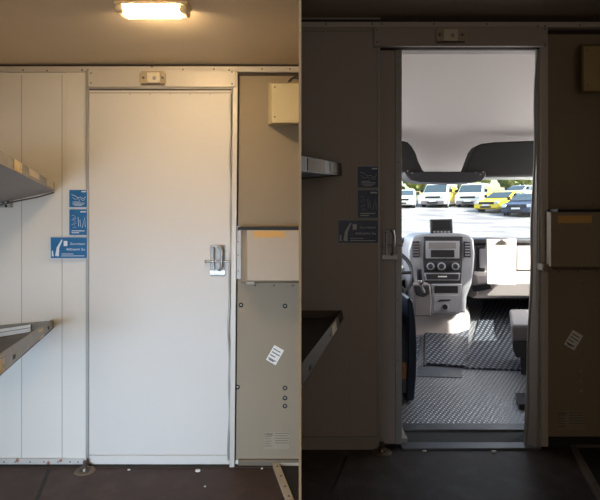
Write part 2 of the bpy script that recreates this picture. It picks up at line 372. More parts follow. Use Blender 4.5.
# ---- ceiling lamp
zc = ZC_L
lp = thing('ceiling_lamp', (P(153, 0, 1.86).x, -.74, zc), 'glowing strip lamp with cream end caps on the left compartment ceiling', 'lamp')
x0 = P(117.5, 0, 1.86).x; x1 = P(190, 0, 1.86).x; xa = P(128, 0, 1.86).x; xb = P(180.5, 0, 1.86).x
MB().box(x0, x1, -.785, -.705, zc-.012, zc).build('housing', M_lampcap, lp, bevel=.004)
MB().box(x0+.002, xa, -.782, -.708, zc-.040, zc-.01).build('end_cap', M_lampcap, lp, bevel=.012, seg=4)
MB().box(xb, x1-.002, -.782, -.708, zc-.040, zc-.01).build('end_cap', M_lampcap, lp, bevel=.012, seg=4)
mb = MB(); n = 14; prof = [(-.745+.036*math.cos(math.pi*k/n), zc-.012-.036*math.sin(math.pi*k/n)) for k in range(n+1)]
mb.ext([(xa, y, z) for y, z in prof], (xb-xa, 0, 0)).build('diffuser', M_glow, lp)

# ---- boxes on the right part of the left compartment wall
def tbox(front, back, Zf, m, name, label, cat, xr=None):
    """housing: front rectangle px, back rectangle px on the wall"""
    a = P(front[0], front[3], Zf); b = P(front[2], front[1], Zf); c = P(back[0], back[3], D-.006); e = P(back[2], back[1], D-.006)
    X1 = xr if xr is not None else b.x; X1b = xr if xr is not None else e.x
    mb = MB(); mb.hexa([(a.x,a.y,a.z),(X1,a.y,a.z),(X1b,c.y,c.z),(c.x,c.y,c.z),(a.x,a.y,b.z),(X1,a.y,b.z),(X1b,c.y,e.z),(c.x,c.y,e.z)])
    return a, b, mb
def junction(front, back, xr, m, label, cable, grp):
    a, b, mb = tbox(front, back, 2.45, m, '', '', '', xr)
    r = thing('junction_box', (a.x, 0, a.z), label, 'box', grp)
    body = mb.build('housing', m, r, bevel=.004)
    MB().box(a.x+.002, xr-.001, a.y-.006, a.y+.004, a.z, a.z+.012).build('lower_lip', m, r, bevel=.002)
    MB().dome((a.x+.016, a.y-.0005, b.z-.02), .004).build('screw', M_rivet, r); MB().dome((a.x+.016, a.y-.0005, a.z+.03), .004).build('screw', M_rivet, r)
    if cable:
        for k in range(2):
            MB().tube([P(288+2*k, 82, 2.5), P(291+k, 79, 2.5), P(295, 76.5+k*1.5, 2.5), P(299.3, 77+k*2, 2.5)], .004, 8).build('cable', M_black, r)
    return r
junction((271.5, 83, 300, 123), (268, 82, 300, 125.5), -.002, M_boxcream, 'cream metal junction box high on the wall, right of the closed door', True, None)
def housing(front, back, xr, m, tape, bpx, label, mt, kx):
    a, b, mb = tbox(front, back, 2.46, m, '', '', '', xr)
    r = thing('equipment_housing', (a.x, 0, a.z), label, 'housing')
    mb.build('cover', m, r, bevel=.004)
    MB().box(P(back[0], 0, D).x, xr-.001, a.y+.002, -.007, b.z, b.z+.014).build('top_seal', M_black, r, smooth=False)
    MB().wbox(bpx[0], bpx[1], bpx[2], bpx[3], .016, .006).build('side_bracket', M_alu, r, bevel=.001)
    br = [x for x in r.children if x.name.startswith('side_bracket')][0]
    rivets([((bpx[0]+bpx[2])/2, bpx[1]+(bpx[3]-bpx[1])*f) for f in (.08, .3, .55, .85)], .0165, br, .0035, 'screw')
    tp = MB().poly([(tape[0], tape[1]), (tape[2], tape[1]), (tape[2], tape[3]), (tape[0], tape[3])], 2.4585, .002).build('warning_label', mt, r, smooth=False)
    tp['label'] = 'faded orange label'
    e = P(back[0]+3, back[3], D)
    MB().box(a.x-.012, a.x+.035, -.09, -.008, a.z-.028, a.z+.01).build('corner_foot', m, r, bevel=.006)
    for k in range(3):
        p = P(front[0]+8+k*19*kx, front[3]+4.5, D-.01); MB().dome(p, .005).build('screw', M_rivet, r)
    return r
housing((247, 230, 300, 281), (241, 229, 300, 283), -.002, M_boxgrey, (254, 231, 285, 237.5), (235.2, 226, 241, 279), 'grey metal housing with an orange label, right of the closed door', M_orange, 1)

# white rotated label on the wall and a printed plate
def tilted(c, w, h, ang, d0, label, m):
    c = P(c[0], c[1], D-d0); ca, sa = math.cos(ang), math.sin(ang)
    q = lambda u, v, y=0: Vector((c.x+(u*w*ca-v*h*sa), c.y-y, c.z+(u*w*sa+v*h*ca)))
    o = MB().ext([q(-.5,-.5), q(.5,-.5), q(.5,.5), q(-.5,.5)], (0,-.001,0)).build('paper_label', m, smooth=False)
    tag(o, label, 'label')
    for k, (u0, u1) in enumerate(((-.4,.3),(-.4,.4),(-.4,.1),(-.4,.35))):
        v = .32-k*.2
        MB().ext([q(u0,v,.001), q(u1,v,.001), q(u1,v-.06,.001), q(u0,v-.06,.001)], (0,-.0003,0)).build('text_line', M_rivet, o, smooth=False)
    MB().ext([q(-.3,-.28,.001), q(.2,-.28,.001), q(.2,-.42,.001), q(-.3,-.42,.001)], (0,-.0004,0)).build('print_bar', M_dash, o, smooth=False)
    return o
tilted((275, 355), .058, .088, -.52, .0065, 'tilted white paper label on the brighter grey wall panel', M_white)
def plate(x0, y0, s, d0, ink, label, pm):
    a = P(x0, y0+17*s, D-d0); b = P(x0+25*s, y0, D-d0)
    o = MB().box(a.x, b.x, a.y-.0008, a.y, a.z, b.z).build('printed_notice', pm, smooth=False); tag(o, label, 'notice')
    text('relax', 'lettering', M_gap, o, P(x0+4.5*s, y0+2*s, D-d0-.001), .022, width=.044*s)
    for j, (u0, u1) in enumerate(((.5,8),(11,25))):
        for k in range(5):
            p = P(x0+u0*s, y0+(4.5+2.4*k)*s+j*-3, D-d0); q_ = P(x0+(u1-1.2*(k % 2))*s, 0, D-d0)
            MB().box(p.x, q_.x, p.y-.0013, p.y-.0007, p.z, p.z+.0022).build('text_line', ink, o, smooth=False)
    return o
M_inkf = mat('faded_print', (84, 70, 58), .7)
plate(264, 432, 1, .0066, M_inkf, 'faded printed notice low on the brighter grey wall panel', mat('notice_film', (158, 145, 125), .6))

# ---- shelves, left compartment
def lerp(a, b, t): return a+(b-a)*t
def tray(fb, ft, nb, nt, bf, t_ext, name, label, m, extra=None):
    """fb,ft far bottom/top of the front lip; nb,nt near bottom/top; bf far point of the sheet at the side wall"""
    r = thing(name, (fb.x, fb.y, min(fb.z, nb.z)), label, 'shelf', None)
    nb2 = lerp(fb, nb, t_ext); nt2 = lerp(ft, nt, t_ext)
    side = bf-fb; n = side.normalized()*.006
    MB().hexa([fb, nb2, nb2+n, fb+n, ft, nt2, nt2+n, ft+n]).build('front_lip', m, r, bevel=.0012)
    return r, nb2, nt2, side
# upper one: underside seen
ft, fb = P(54.5, 183, 2.585), P(55, 191, 2.585); nt, nb = P(0, 150, 1.7), P(0, 163.5, 1.7)
bf = P(0, 203.5, 2.585); bf = lerp(fb, bf, (-1.635-fb.x)/(bf.x-fb.x))
r, nb2, nt2, side = tray(fb, ft, nb, nt, bf, 1.35, 'wall_shelf', 'grey metal shelf high on the left edge, its underside showing', M_shelf)
nb3 = Vector((-1.635, nb2.y, nb2.z+side.z*.5))
th = Vector((0, 0, .008))
MB().hexa([fb, nb2, nb3, bf, fb+th, nb2+th, nb3+th, bf+th]).build('shelf_board', mat('shelf_underside', (160, 154, 150), .5, .1), r, smooth=False)
def onlip(fb, ft, nb, nt, t, v, out=.0): 
    p = lerp(lerp(fb, nb, t), lerp(ft, nt, t), v); return p+Vector((out, -out*.5, 0))
def patch(fb, ft, nb, nt, t0, t1, v0, v1, m, name, r, out=.0015):
    q = [onlip(fb, ft, nb, nt, t, v, .001) for t, v in ((t0,v0),(t1,v0),(t1,v1),(t0,v1))]
    return MB().ext(q, (out, -out*.5, 0)).build(name, m, r, smooth=False)
patch(fb, ft, nb, nt, .70, .82, .05, .98, M_tape, 'paper_remnant', r)
patch(fb, ft, nb, nt, .38, .58, .3, .98, mat('pale_label', (196, 188, 168), .7, 0, 0, 60, .15, 60), 'paper_remnant', r)
patch(fb, ft, nb, nt, .05, .22, .2, .95, mat('pale_label', (196, 188, 168)), 'paper_remnant', r)
MB().tube([P(0, 205, 2.57), P(20, 200.5, 2.57), P(38, 197, 2.57), P(54, 192.5, 2.57)], .004, 8).build('edge_rod', M_rivet, r)
k = MB().wbox(-4, 197, 10, 207.5, .03, .0); k.build('bracket', M_alu, r, bevel=.003)
for x, y in ((3, 202), (8, 202), (6, 206)): MB().dome(P(x, y, D-.03), .007).build('bracket_hole', M_black, r)
# lower one: seen from above
ft, fb = P(52, 319.5, 2.585), P(54, 328, 2.585); nt, nb = P(0, 354, 1.7), P(0, 376, 1.7)
bf = lerp(fb, P(0, 339, 2.585), (-1.635-fb.x)/(P(0, 337, 2.585).x-fb.x))
r, nb2, nt2, side = tray(fb, ft, nb, nt, bf, 1.3, 'wall_tray', 'grey metal tray shelf low on the left edge with square holes', M_shelf)
nb3 = Vector((-1.635, nb2.y, nb2.z-.08))
MB().hexa([fb, nb2, nb3, bf, fb+th, nb2+th, nb3+th, bf+th]).build('shelf_board', M_shelfdark, r, smooth=False)
a_, b_ = P(53, 320.5, 2.59), P(0, 325, 2.59)
bl = lerp(a_, b_, 1.05); c_ = Vector((fb.x, a_.y, fb.z)); d_ = lerp(fb, P(0, 339, 2.585), 1.05); d_.y = a_.y
MB().ext([a_, bl, d_, c_], (0, -.005, 0)).build('back_lip', M_shelf, r, smooth=False)
MB().ext([P(-3, 329.5, 2.57), P(31, 324.5, 2.57), P(31, 331.5, 2.57), P(-3, 337, 2.57)], (0, -.01, 0)).build('label_strip', mat('pale_strip', (236, 240, 242), .4), r, bevel=.001)
MB().tube([P(-3, 333, 2.558), P(31, 327.6, 2.558)], .0015, 6).build('strip_groove', M_rivet, r)
for t_, v in ((.13,.45),(.42,.45),(.81,.42)):
    patch(fb, ft, nb, nt, t_-.018, t_+.022, v-.16, v+.18, M_black, 'square_hole', r)
patch(fb, ft, nb, nt, .26, .36, .1, .9, M_tape, 'paper_remnant', r); patch(fb, ft, nb, nt, .95, 1.06, .1, .9, M_tape, 'paper_remnant', r)

# ---- things on the left floor
def fl(x, y, zf, h=0):                 # photograph spot lying on a floor of height zf
    Z = (EYE-zf-h)*F/(y-HZ); return Vector(((x-300)*Z/F, Z-D, zf+h))
def floor_frame(pts, zf, label, m, xr, grp, w=.035, h=.022):
    r = thing('floor_frame', fl(pts[0][0], pts[0][1], zf), label, 'frame')
    a = fl(*pts[0], zf); b = fl(*pts[1], zf); b = a+(b-a)*1.25; b.x = min(b.x, xr-.05) if xr < 0 else b.x
    sd = Vector((w, 0, 0)); up = Vector((0, 0, h))
    MB().hexa([a, b, b+sd, a+sd, a+up, b+up, b+sd+up, a+sd+up]).build('side_rail', m, r, bevel=.002)
    MB().hexa([a+sd*.5, Vector((xr, a.y, a.z)), Vector((xr, a.y+.02, a.z)), a+Vector((.01,.02,0)), a+sd*.5+up, Vector((xr, a.y, a.z+h)), Vector((xr, a.y+.02, a.z+h)), a+Vector((.01,.02,0))+up]).build('end_rail', m, r, bevel=.002)
    for t_ in (.1, .35, .6, .82): MB().dome(lerp(a, b, t_)+up+sd*.5, .006, (0,0,1)).build('screw', M_rivet, r)
    e = a+sd; g = b+sd
    xe = min(xr, 1.6)
    MB().ext([e+Vector((0,0,.002)), g+Vector((0,0,.002)), Vector((max(xe, g.x+.002), g.y, zf+.002)), Vector((xe, e.y, zf+.002))], (0,0,.004)).build('inner_plate', M_joint, r, smooth=False)
floor_frame([(272.5, 467), (287, 500)], 0, 'angled metal floor frame at the bottom right of the brighter compartment', M_boxgrey, -.002, None)
# floor joint
def joint(pa, pb, zf, nm, w=.016):
    a = fl(*pa, zf); b = fl(*pb, zf); b = a+(b-a)*1.5; sd = Vector((w, 0, 0))
    struct(MB().ext([a, b, b+sd, a+sd], (0,0,.003)).build(nm, M_joint, smooth=False), 'dark joint strip in the floor')
joint((47, 470), (34, 502), 0, 'trim_12')
struct(MB().box(-W, -.0012, -.03, 0, 0, .004).build('trim_13', M_gap, smooth=False))
def catch(x, y, zf, label):
    c = fl(x, y, zf); r = thing('floor_catch', c, label, 'floor catch', None)
    MB().cyl(c, c+Vector((0,0,.006)), .05, .045, 24).build('base_ring', mat('stained_ring', (120, 104, 90), .6, .3, .3, 60, .3, 30), r)
    MB().cyl(c+Vector((0,0,.005)), c+Vector((0,0,.022)), .024, .02, 20).build('socket', M_rivet, r, bevel=.003)
    MB().cyl(c+Vector((0,0,.02)), c+Vector((0,0,.05)), .010, .010, 12).build('pin', M_rivet, r)
catch(85, 471, 0, 'round metal floor catch at the foot of the closed door')
def crumb(x, y, zf, s, label):
    c = fl(x, y, zf); m = MB(); bmesh.ops.create_icosphere(m.bm, subdivisions=1, radius=s)
    for v in m.bm.verts: v.co = Vector((v.co.x*random.uniform(.8,1.3), v.co.y*random.uniform(.8,1.2), (v.co.z+s)*.5))+c
    tag(m.build('paint_chip', M_white), label, 'debris', 'white crumbs on the floor')
crumb(198, 472, 0, .014, 'white crumb on the brown floor, the largest before the closed door')
crumb(205, 487, 0, .006, 'tiny pale crumb on the brown floor near the bottom of the frame')
crumb(129, 470.5, 0, .008, 'small pale crumb on the brown floor below the closed door, toward its left')
crumb(262, 469, 0, .007, 'small pale crumb on the brown floor under the printed notice')

# ================================================================== RIGHT COMPARTMENT FRONT
seam(349.5, 60, 443, .0315, w=.4); seam(322, 60, 443, .0312, w=.3)
t = struct(MB().wbox(300.3, 21.5, 612, 27, .045, 0).build('trim_14', M_trim, bevel=.002), 'riveted strip under the right ceiling')
rivets([(326,24),(372,24),(382,24),(434,24),(487,24),(538,26),(545,26),(580,25)], .0455, t, .0045)
struct(MB().wbox(300.3, 19.3, 612, 21.5, .05, 0).build('trim_15', M_gap, smooth=False))
struct(MB().wbox(300.3, 27, 375, 31, .036, .0).build('trim_16', M_gapL, smooth=False))
t = struct(MB().wbox(374, 26.5, 548, 46, .055, 0.0).build('trim_17', M_panel_dim, bevel=.003), 'header rail over the open doorway')
rivets([(377,42),(377,30),(545,44),(545,29)], .056, t, .004)
struct(MB().wbox(379, 46, 540, 48.5, .03, 0).build('trim_18', M_gap, smooth=False))
# jamb right
t = struct(MB().wbox(541, 46, 548.5, 447, .035, 0).build('trim_19', M_trim, bevel=.003), 'pale metal jamb right of the open doorway')
struct(MB().wbox(536.5, 47, 541.2, 452, .02, -.0).build('trim_20', M_alu, bevel=.003))
MBj = MB(); MBj.hexa([P(523.5,447,2.62), P(537,452,2.575), P(540,452,2.7), P(523.7,447,2.75), P(538.5,47,2.62), P(541,47,2.575), P(543,47,2.7), P(538.8,47,2.75)])
struct(MBj.build('trim_21', M_panel_dim, bevel=.003), 'slanting reveal right of the open doorway')
pts = [P(531.5-(y-250)*.028+.8*math.sin(y*.05), y, 2.565) for y in range(52, 448, 8)]
struct(MB().tube(pts, .006, 8).build('trim_22', M_alu), 'wavy seal along the open doorway')
struct(MB().wbox(548.5, 30, 612, 33.5, .012, 0).build('trim_23', M_gap, smooth=False))
struct(MB().wbox(548.5, 438, 612, 448, .02, 0).build('baseboard_right', M_joint, bevel=.003))
struct(MB().wbox(300.3, 437, 379, 443, .042, .0).build('baseboard_panel', M_gapL, bevel=.002))
# sliding door pushed open
d2 = struct(MB().wbox(345, 47, 401.5, 444, .0, -.04).build('door_2', M_panel_dim, bevel=.004), 'sliding door pushed open, only its latch edge in sight')
MB().wbox(395.5, 47, 401.9, 444, .008, -.001).build('edge_strip', M_alu, d2, bevel=.002)
rivets([(398,57),(398,66),(398,162),(398,300),(398,360)], .0085, d2, .0035)
struct(MB().wbox(377.2, 46, 380, 443, .036, .0).build('trim_24', M_alu, bevel=.002), 'metal edge strip of the panel before the open door')
latch(390.5, 244.5, .008, d2)
sign_box(451, 35.6, 31, 15, .055, 'dim marker light over the open doorway', M_boxgrey)
sticker(357, 166, 378.6, 188.2, .0365, M_blueD, 'small dim blue notice with drawing, topmost beside the open doorway', 'a', 1)
sticker(357, 189.6, 378.6, 218.5, .0365, M_blueD, 'tall dim blue notice with diagrams, middle one beside the open doorway', 'b', 1)
sticker(338, 219.8, 378.6, 243.5, .0365, M_blueD, 'wide dim blue notice with lettering, lowest beside the open doorway', 'c', 1)
XR = W-.002
junction((584, 46, 612, 91), (581, 44, 612, 93), 1.6, M_boxcreamR, 'dim cream junction box high on the wall, right of the open doorway', False, None)
housing((551, 212, 612, 267), (544, 211, 612, 270), 1.6, mat('grey_housing_paint_dim', (148, 132, 110), .55, 0, .06, 90, .05, 5), (558, 215.5, 592, 223), (538.5, 209, 544, 262), 'dim grey metal housing right of the open doorway', M_orange, 1)  # housing grey darkened in colour to read as poorly lit
tilted((573.5, 340), .062, .088, -.55, .001, 'tilted white paper label on the dim grey wall', M_white)
plate(557, 411, 1.1, .001, M_ink, 'faint printed notice low on the dim grey wall', mat('notice_film', (158, 145, 125)))
rivets([(581,371),(581,381),(581,391)], .001, bpy.data.objects['wall_front_right'], .006, 'screw', M_steel)
rivets([(593,204),(583,283)], .001, bpy.data.objects['wall_front_right'], .004, 'screw', M_rivet)

# shelves in the right compartment, fixed to the partition
M_shelfR = mat('shelf_metal_dim', (100, 90, 78), .55, .1, .1, 60, .1, 20)  # shelf metal dimmed in colour in place of weaker light
def corner_shelf(name, label, far_t, far_b, nt_y, nb_y, Zn, board, holes):
    ft, fb = P(*far_t, 2.56), P(*far_b, 2.56)
    nt = P(300, nt_y, Zn); nb = P(300, nb_y, Zn); nt.x = nb.x = .004
    r = thing(name, (fb.x, fb.y, min(fb.z, nb.z)), label, 'shelf')
    sd = Vector((-.005, 0, 0))
    f_ = MB().hexa([fb, nb, nb+Vector((0,.02,0)), fb+sd, ft, nt, nt+Vector((0,.02,0)), ft+sd]).build('front_lip', M_shelfR, r, bevel=.001)
    zb = board; tb = Vector((0,0,.006))
    q = [Vector((fb.x-.006, fb.y-.004, fb.z)), Vector((.004, nb.y+.03, nb.z)), Vector((.004, fb.y, fb.z+zb))]
    MB().ext(q, tb).build('shelf_board', M_shelfdark, r, smooth=False)
    MB().ext([Vector((.003, fb.y, fb.z+zb)), Vector((ft.x, fb.y, fb.z+(0 if zb < 0 else 0))), ft, Vector((.003, fb.y, ft.z+zb*.4))], (0,.004,0)).build('back_lip', M_shelfR, r, smooth=False)
    for t_, v in holes:
        p = [lerp(lerp(fb, nb, t_+dt), lerp(ft, nt, t_+dt), v+dv)+Vector((.002,-.001,0)) for dt, dv in ((-.012,-.12),(.012,-.12),(.012,.12),(-.012,.12))]
        MB().ext(p, (.001,-.0005,0)).build('square_hole', M_black, r, smooth=False)
    return r, (fb, ft, nb, nt)
r, g_ = corner_shelf('wall_shelf', 'dim shelf high beside the divide, left of the dim blue notices', (341.5,163.5), (342,175.5), 155.5, 171.5, 1.62, -.02, ())
patch(*g_, .55, .9, .1, .9, mat('brown_label', (140, 116, 80), .7), 'paper_remnant', r); patch(*g_, .2, .4, .2, .9, mat('dull_label', (132, 122, 104), .7), 'paper_remnant', r)
r, g_ = corner_shelf('wall_tray', 'dim tray shelf low beside the divide with square holes', (342,310.5), (343.5,319), 365, 388, 1.62, .0, ((.12,.45),(.42,.45),(.86,.3)))
patch(*g_, .24, .36, .1, .9, M_tape, 'paper_remnant', r)

catch(382, 452, ZF_R, 'round metal floor catch left of the open doorway')
crumb(424.5, 452, ZF_R, .010, 'white crumb on the dark floor before the threshold, the left one')
crumb(494, 452.5, ZF_R, .012, 'white crumb on the dark floor before the threshold, the right one')
floor_frame([(569, 449), (599, 505)], ZF_R, 'dim angled floor frame at the bottom right corner', M_shelfR, 1.62, None)
joint((345, 456), (327, 500), ZF_R, 'trim_25')

# ================================================================== CAB
PR = [(2.85, .109), (3.7, .168), (4.3, .27), (4.8, .436), (5.2, .62)]
def fz(Z):
    if Z <= PR[0][0]: return PR[0][1]
    for (a, za), (b, zb) in zip(PR, PR[1:]):
        if Z <= b: return za+(zb-za)*(Z-a)/(b-a)
    return PR[-1][1]
def cf(px, py, h=0):
    lo, hi = 2.7, 5.2
    for _ in range(50):
        Z = (lo+hi)/2
        if (EYE-fz(Z)-h) < (py-HZ)*Z/F: hi = Z
        else: lo = Z
    Z = (lo+hi)/2
    return Vector(((px-300)*Z/F, Z-D, fz(Z)+h))
CX0, CX1 = .22, 2.5
mb = MB(); prof = [(Z-D, z) for Z, z in PR]+[(2.6, -.3), (.25, -.3)]
mb.ext([(CX0, y, z) for y, z in prof], (CX1-CX0, 0, 0))
struct(mb.build('floor_cab', M_tread, smooth=False), 'bright tread plate floor of the cab')
struct(MB().box(.45, 1.62, .02, .25, -.3, ZF_R+.006).build('floor_step', M_step, smooth=False), 'dark ribbed step inside the open doorway')
struct(MB().box(.45, 1.3, .17, .252, -.2, .112).build('trim_26', M_grey, bevel=.003), 'pale metal nosing above the step')
struct(MB().box(P(401,0,D).x, P(536,0,D).x, -.035, .035, ZF_R-.02, ZF_R+.010).build('trim_27', M_grey, bevel=.003), 'metal threshold strip of the open doorway')
struct(MB().box(P(402,0,D).x, P(402,0,D).x+.035, .03, .25, .08, .125).build('trim_28', M_alu, bevel=.003))
# shell
struct(MB().box(CX0-.06, CX0, .1, 2.65, -.3, .95).build('wall_cab_left', M_dash, smooth=False))
struct(MB().box(CX1, CX1+.06, .1, 2.65, -.3, 1.0).build('wall_cab_right', M_dash, smooth=False))
for nm, x in (('trim_29', CX0-.06), ('trim_30', CX1)):
    m_ = MB(); m_.box(x, x+.06, .1, .75, .9, 1.75); m_.box(x, x+.06, .1, 1.9, 1.72, 2.6)
    m_.hexa([(x,2.5,.95),(x+.06,2.5,.95),(x+.06,2.62,.95),(x,2.62,.95),(x,1.85,1.75),(x+.06,1.85,1.75),(x+.06,1.97,1.75),(x,1.97,1.75)])
    struct(m_.build(nm, M_head, smooth=False))
struct(MB().ext([(CX0-.05, .75, .95), (CX0-.05, 2.5, .95), (CX0-.05, 1.85, 1.72), (CX0-.05, .75, 1.72)], (.006,0,0)).build('window_1', gm, smooth=False))
struct(MB().ext([(CX1+.03, .75, 1.0), (CX1+.03, 2.5, .98), (CX1+.03, 1.85, 1.72), (CX1+.03, .75, 1.72)], (.006,0,0)).build('window_2', gm, smooth=False))
struct(MB().box(1.64, CX1+.06, 0, .1, -.3, 2.6).build('wall_bulkhead', M_head, smooth=False))
# headliner
hp = [(.1, 2.52), (.7, 2.46), (1.2, 2.22), (1.62, 1.92), (1.95, 1.62)]
struct(MB().ext([(CX0-.06, y, z) for y, z in hp]+[(CX0-.06, y, z+.06) for y, z in hp[::-1]], (CX1-CX0+.12, 0, 0)).build('ceiling_cab', M_head), 'light grey cab headliner sloping to the windscreen')
# overhead storage: two dark lobes and the bar between
oc = thing('overhead_storage', P(446, 182, 4.2), 'dark overhead storage shelf above the windscreen', 'storage')
rl = [(463,174),(466,168),(469,160),(472,152),(476,146.5),(482,143.5),(495,142),(530,140.5),(585,140),(585,176),(486,176.5),(470,178)]
MB().poly(rl, 4.05, .12).build('right_pocket', M_visor, oc, bevel=.015, seg=3)
ll = [(330,141),(402,140.5),(408,142),(412,146),(416,153),(419,162),(423,170),(427,174),(424,178),(412,178),(404,172),(330,171)]
MB().poly(ll, 4.05, .12).build('left_pocket', M_visor, oc, bevel=.015, seg=3)
MB().poly([(404,171.5),(486,171.5),(486,177),(482,181),(474,182.5),(450,183),(420,182),(411,180),(406,176)], 4.03, .25).build('centre_bar', M_dashd, oc, bevel=.01, seg=3)
for x, y in ((408,171),(412,173),(476,172.5),(480,174.5),(483,172)): MB().dome(P(x, y, 4.02), .008).build('hook', M_rivet, oc)
# windscreen
wx0, wx1 = CX0, CX1
mb = MB(); rows = [(2.55, 1.05), (2.32, 1.25), (2.09, 1.47), (1.86, 1.70)]
mb.ext([(wx0, y, z) for y, z in rows]+[(wx0, y+.008, z) for y, z in rows[::-1]], (wx1-wx0, 0, 0))
struct(mb.build('window_3', gm, smooth=False), 'windscreen looking onto the yard')
struct(MB().box(CX0-.06, CX1+.06, 2.6, 2.66, -.3, 1.04).build('wall_cab_front', M_dashd, smooth=False))

# dashboard
db = thing('dashboard', (1.3, 2.0, .3), 'grey van dashboard with centre console under the windscreen', 'dashboard')
def Y(Z): return Z-D
pr = [(Y(5.2), 1.07), (Y(4.75), 1.085), (Y(4.6), 1.07), (Y(4.5), 1.02), (Y(4.48), .80), (Y(4.6), .74), (Y(5.2), .74)]
MB().ext([(.24, y, z) for y, z in pr], (2.24, 0, 0)).build('top_body', M_dash, db, bevel=.012, seg=3)
MB().box(.24, 2.48, Y(4.47), Y(4.7), 1.045, 1.085).build('top_strip', M_dashd, db, bevel=.01)
gp = [(Y(4.5), .80), (Y(4.30), .775), (Y(4.26), .72), (Y(4.30), .60), (Y(4.42), .565), (Y(4.6), .565), (Y(4.6), .80)]
MB().ext([(1.52, y, z) for y, z in gp], (.95, 0, 0)).build('glovebox', M_silverl, db, bevel=.01, seg=3)
MB().ext([(.26, y, z) for y, z in gp], (.6, 0, 0)).build('knee_panel', M_dashd, db, bevel=.01, seg=3)
MB().poly([(477,246),(485,246),(485,272),(477,272)], 4.46, .03).build('door_pocket', M_dashd, db, bevel=.004)
MB().poly([(480,249),(490,249),(490,268),(480,268)], 4.44, .03).build('panel', M_silver, db, bevel=.004)
MB().poly([(517,246),(560,246),(560,270),(517,270)], 4.46, .03).build('panel', M_silverl, db, bevel=.006)
MB().poly([(472,286),(490,284),(492,289),(474,292)], 4.24, .03).build('grip_recess', M_dashd, db, bevel=.003)
# instrument side seen left of the console
MB().poly([(395,247),(408,247),(409,262),(406,280),(395,282)], 4.44, .04).build('instrument_panel', M_silver, db, bevel=.006)
MB().dome(P(404, 268, 4.42), .03, flat=.7).build('dial', M_steel, db)
# console
ZC = 4.2
shell = [(412,238),(416,235.5),(424,234),(446,233),(462,233.5),(469,235),(474,239),(475,254),(474,270),(472,284),(467,297),(466,313),(424,315),(412,300),(411.5,284),(409,268),(408.5,250)]
MB().poly(shell, ZC, .30).build('console_shell', M_silver, db, bevel=.018, seg=4)
MB().poly([(424,236.5),(463,236.5),(462.5,262),(461,284),(425,284),(423.5,262)], ZC-.012, .03).build('console_face', M_dashd, db, bevel=.006, seg=3)
def vent(pts, x0, x1, y0, y1):
    v = MB().poly(pts, ZC-.014, .03).build('air_vent', M_dashd, db, bevel=.003)
    for k in range(5):
        y = y0+(y1-y0)*(k+.5)/5
        MB().poly([(x0, y-.5), (x1, y-.5), (x1, y+.5), (x0, y+.5)], ZC-.02, .012).build('vane', M_silver if x0 > 440 else M_dash, v, smooth=False)
vent([(412.5,241.5),(419.5,241),(420,257),(413,257)], 413.5, 419, 242.5, 256.5)
vent([(464.5,241.5),(470.5,242),(471,257.5),(464.8,257)], 465.2, 470, 242.5, 256.5)
rd = MB().poly([(426,241),(459.5,241),(459.5,258.5),(426,258.5)], ZC-.022, .02).build('radio_bay', M_silver, db, bevel=.003)
MB().poly([(429,242.5),(456,242.5),(456,248.5),(429,248.5)], ZC-.026, .01).build('bay_cover', M_dash, rd, bevel=.002)
MB().poly([(431,250),(454.5,250),(454.5,257.3),(431,257.3)], ZC-.027, .01).build('bay_opening', M_black, rd, bevel=.002)
hv = MB().poly([(425,261.5),(461,261.5),(461,271),(425,271)], ZC-.02, .02).build('heater_panel', M_dashd, db, bevel=.004)
for x, rr in ((430.5,.032),(441.5,.034),(455.5,.032)):
    kb = MB().cyl(P(x, 266.3, ZC-.02), P(x, 266.3, ZC-.035), rr, rr*.95).build('knob_ring', M_silver, hv, bevel=.003)
    MB().cyl(P(x, 266.3, ZC-.034), P(x, 266.3, ZC-.06), rr*.7, rr*.6).build('knob', M_dashd, kb if False else hv, bevel=.003)
MB().poly([(424.5,273),(460.5,273),(459.5,280.5),(425.5,280.5)], ZC-.022, .02).build('switch_row', M_silver, db, bevel=.004)
MB().poly([(426,274),(459,274),(458.5,279.5),(427,279.5)], ZC-.026, .01).build('switch_cover', M_dashd, db, bevel=.003)
MB().poly([(438,276),(447,276),(447,277.2),(438,277.2)], ZC-.028, .006).build('switch_mark', M_white, db, smooth=False)
# lower console
MB().poly([(432,284),(462,284),(460,314),(431,314)], ZC-.03, .06).build('lower_console', M_silver, db, bevel=.008, seg=3)
MB().poly([(434.5,286),(458,286),(458,293),(434.5,293)], ZC-.034, .01).build('storage_slot', M_black, db, bevel=.002)
MB().poly([(434,295),(457.5,295),(456,312),(433,312)], ZC-.036, .01).build('ashtray_cover', M_silver, db, bevel=.003)
MB().poly([(437,302),(440,299.5),(451,299.5),(450,301)], ZC-.04, .006).build('grip', M_dashd, db, smooth=False)
MB().cyl(P(445,307,ZC-.032), P(445,307,ZC-.045), .034, .03).build('socket_ring', M_silver, db, bevel=.003)
MB().cyl(P(445,307,ZC-.04), P(445,307,ZC-.05), .022, .02).build('lighter_socket', M_black, db)
# base on the floor
mb = MB(); pl_ = [(413,4.29),(440,4.26),(457,4.26),(466,4.31),(471,4.42),(471,4.62),(411,4.62)]
lo_ = [Vector(((px_-300)*Z_/F, Z_-D, .12)) for px_, Z_ in pl_]
cx_ = sum(v_.x for v_ in lo_)/7; mid_ = [Vector((cx_+(v_.x-cx_)*.97, v_.y+.012, .40)) for v_ in lo_]; hi_ = [Vector((cx_+(v_.x-cx_)*.90, v_.y+.035, P(0,313,4.15).z)) for v_ in lo_]
L_ = [[mb.bm.verts.new(v_) for v_ in ring_] for ring_ in (lo_, mid_, hi_)]
mb.bm.faces.new(L_[0][::-1]); mb.bm.faces.new(L_[2])
for A_, B_ in ((L_[0], L_[1]), (L_[1], L_[2])):
    for i in range(7): mb.bm.faces.new((A_[i], A_[(i+1)%7], B_[(i+1)%7], B_[i]))
mb.build('console_base', M_silverl, db, bevel=.03, seg=4)
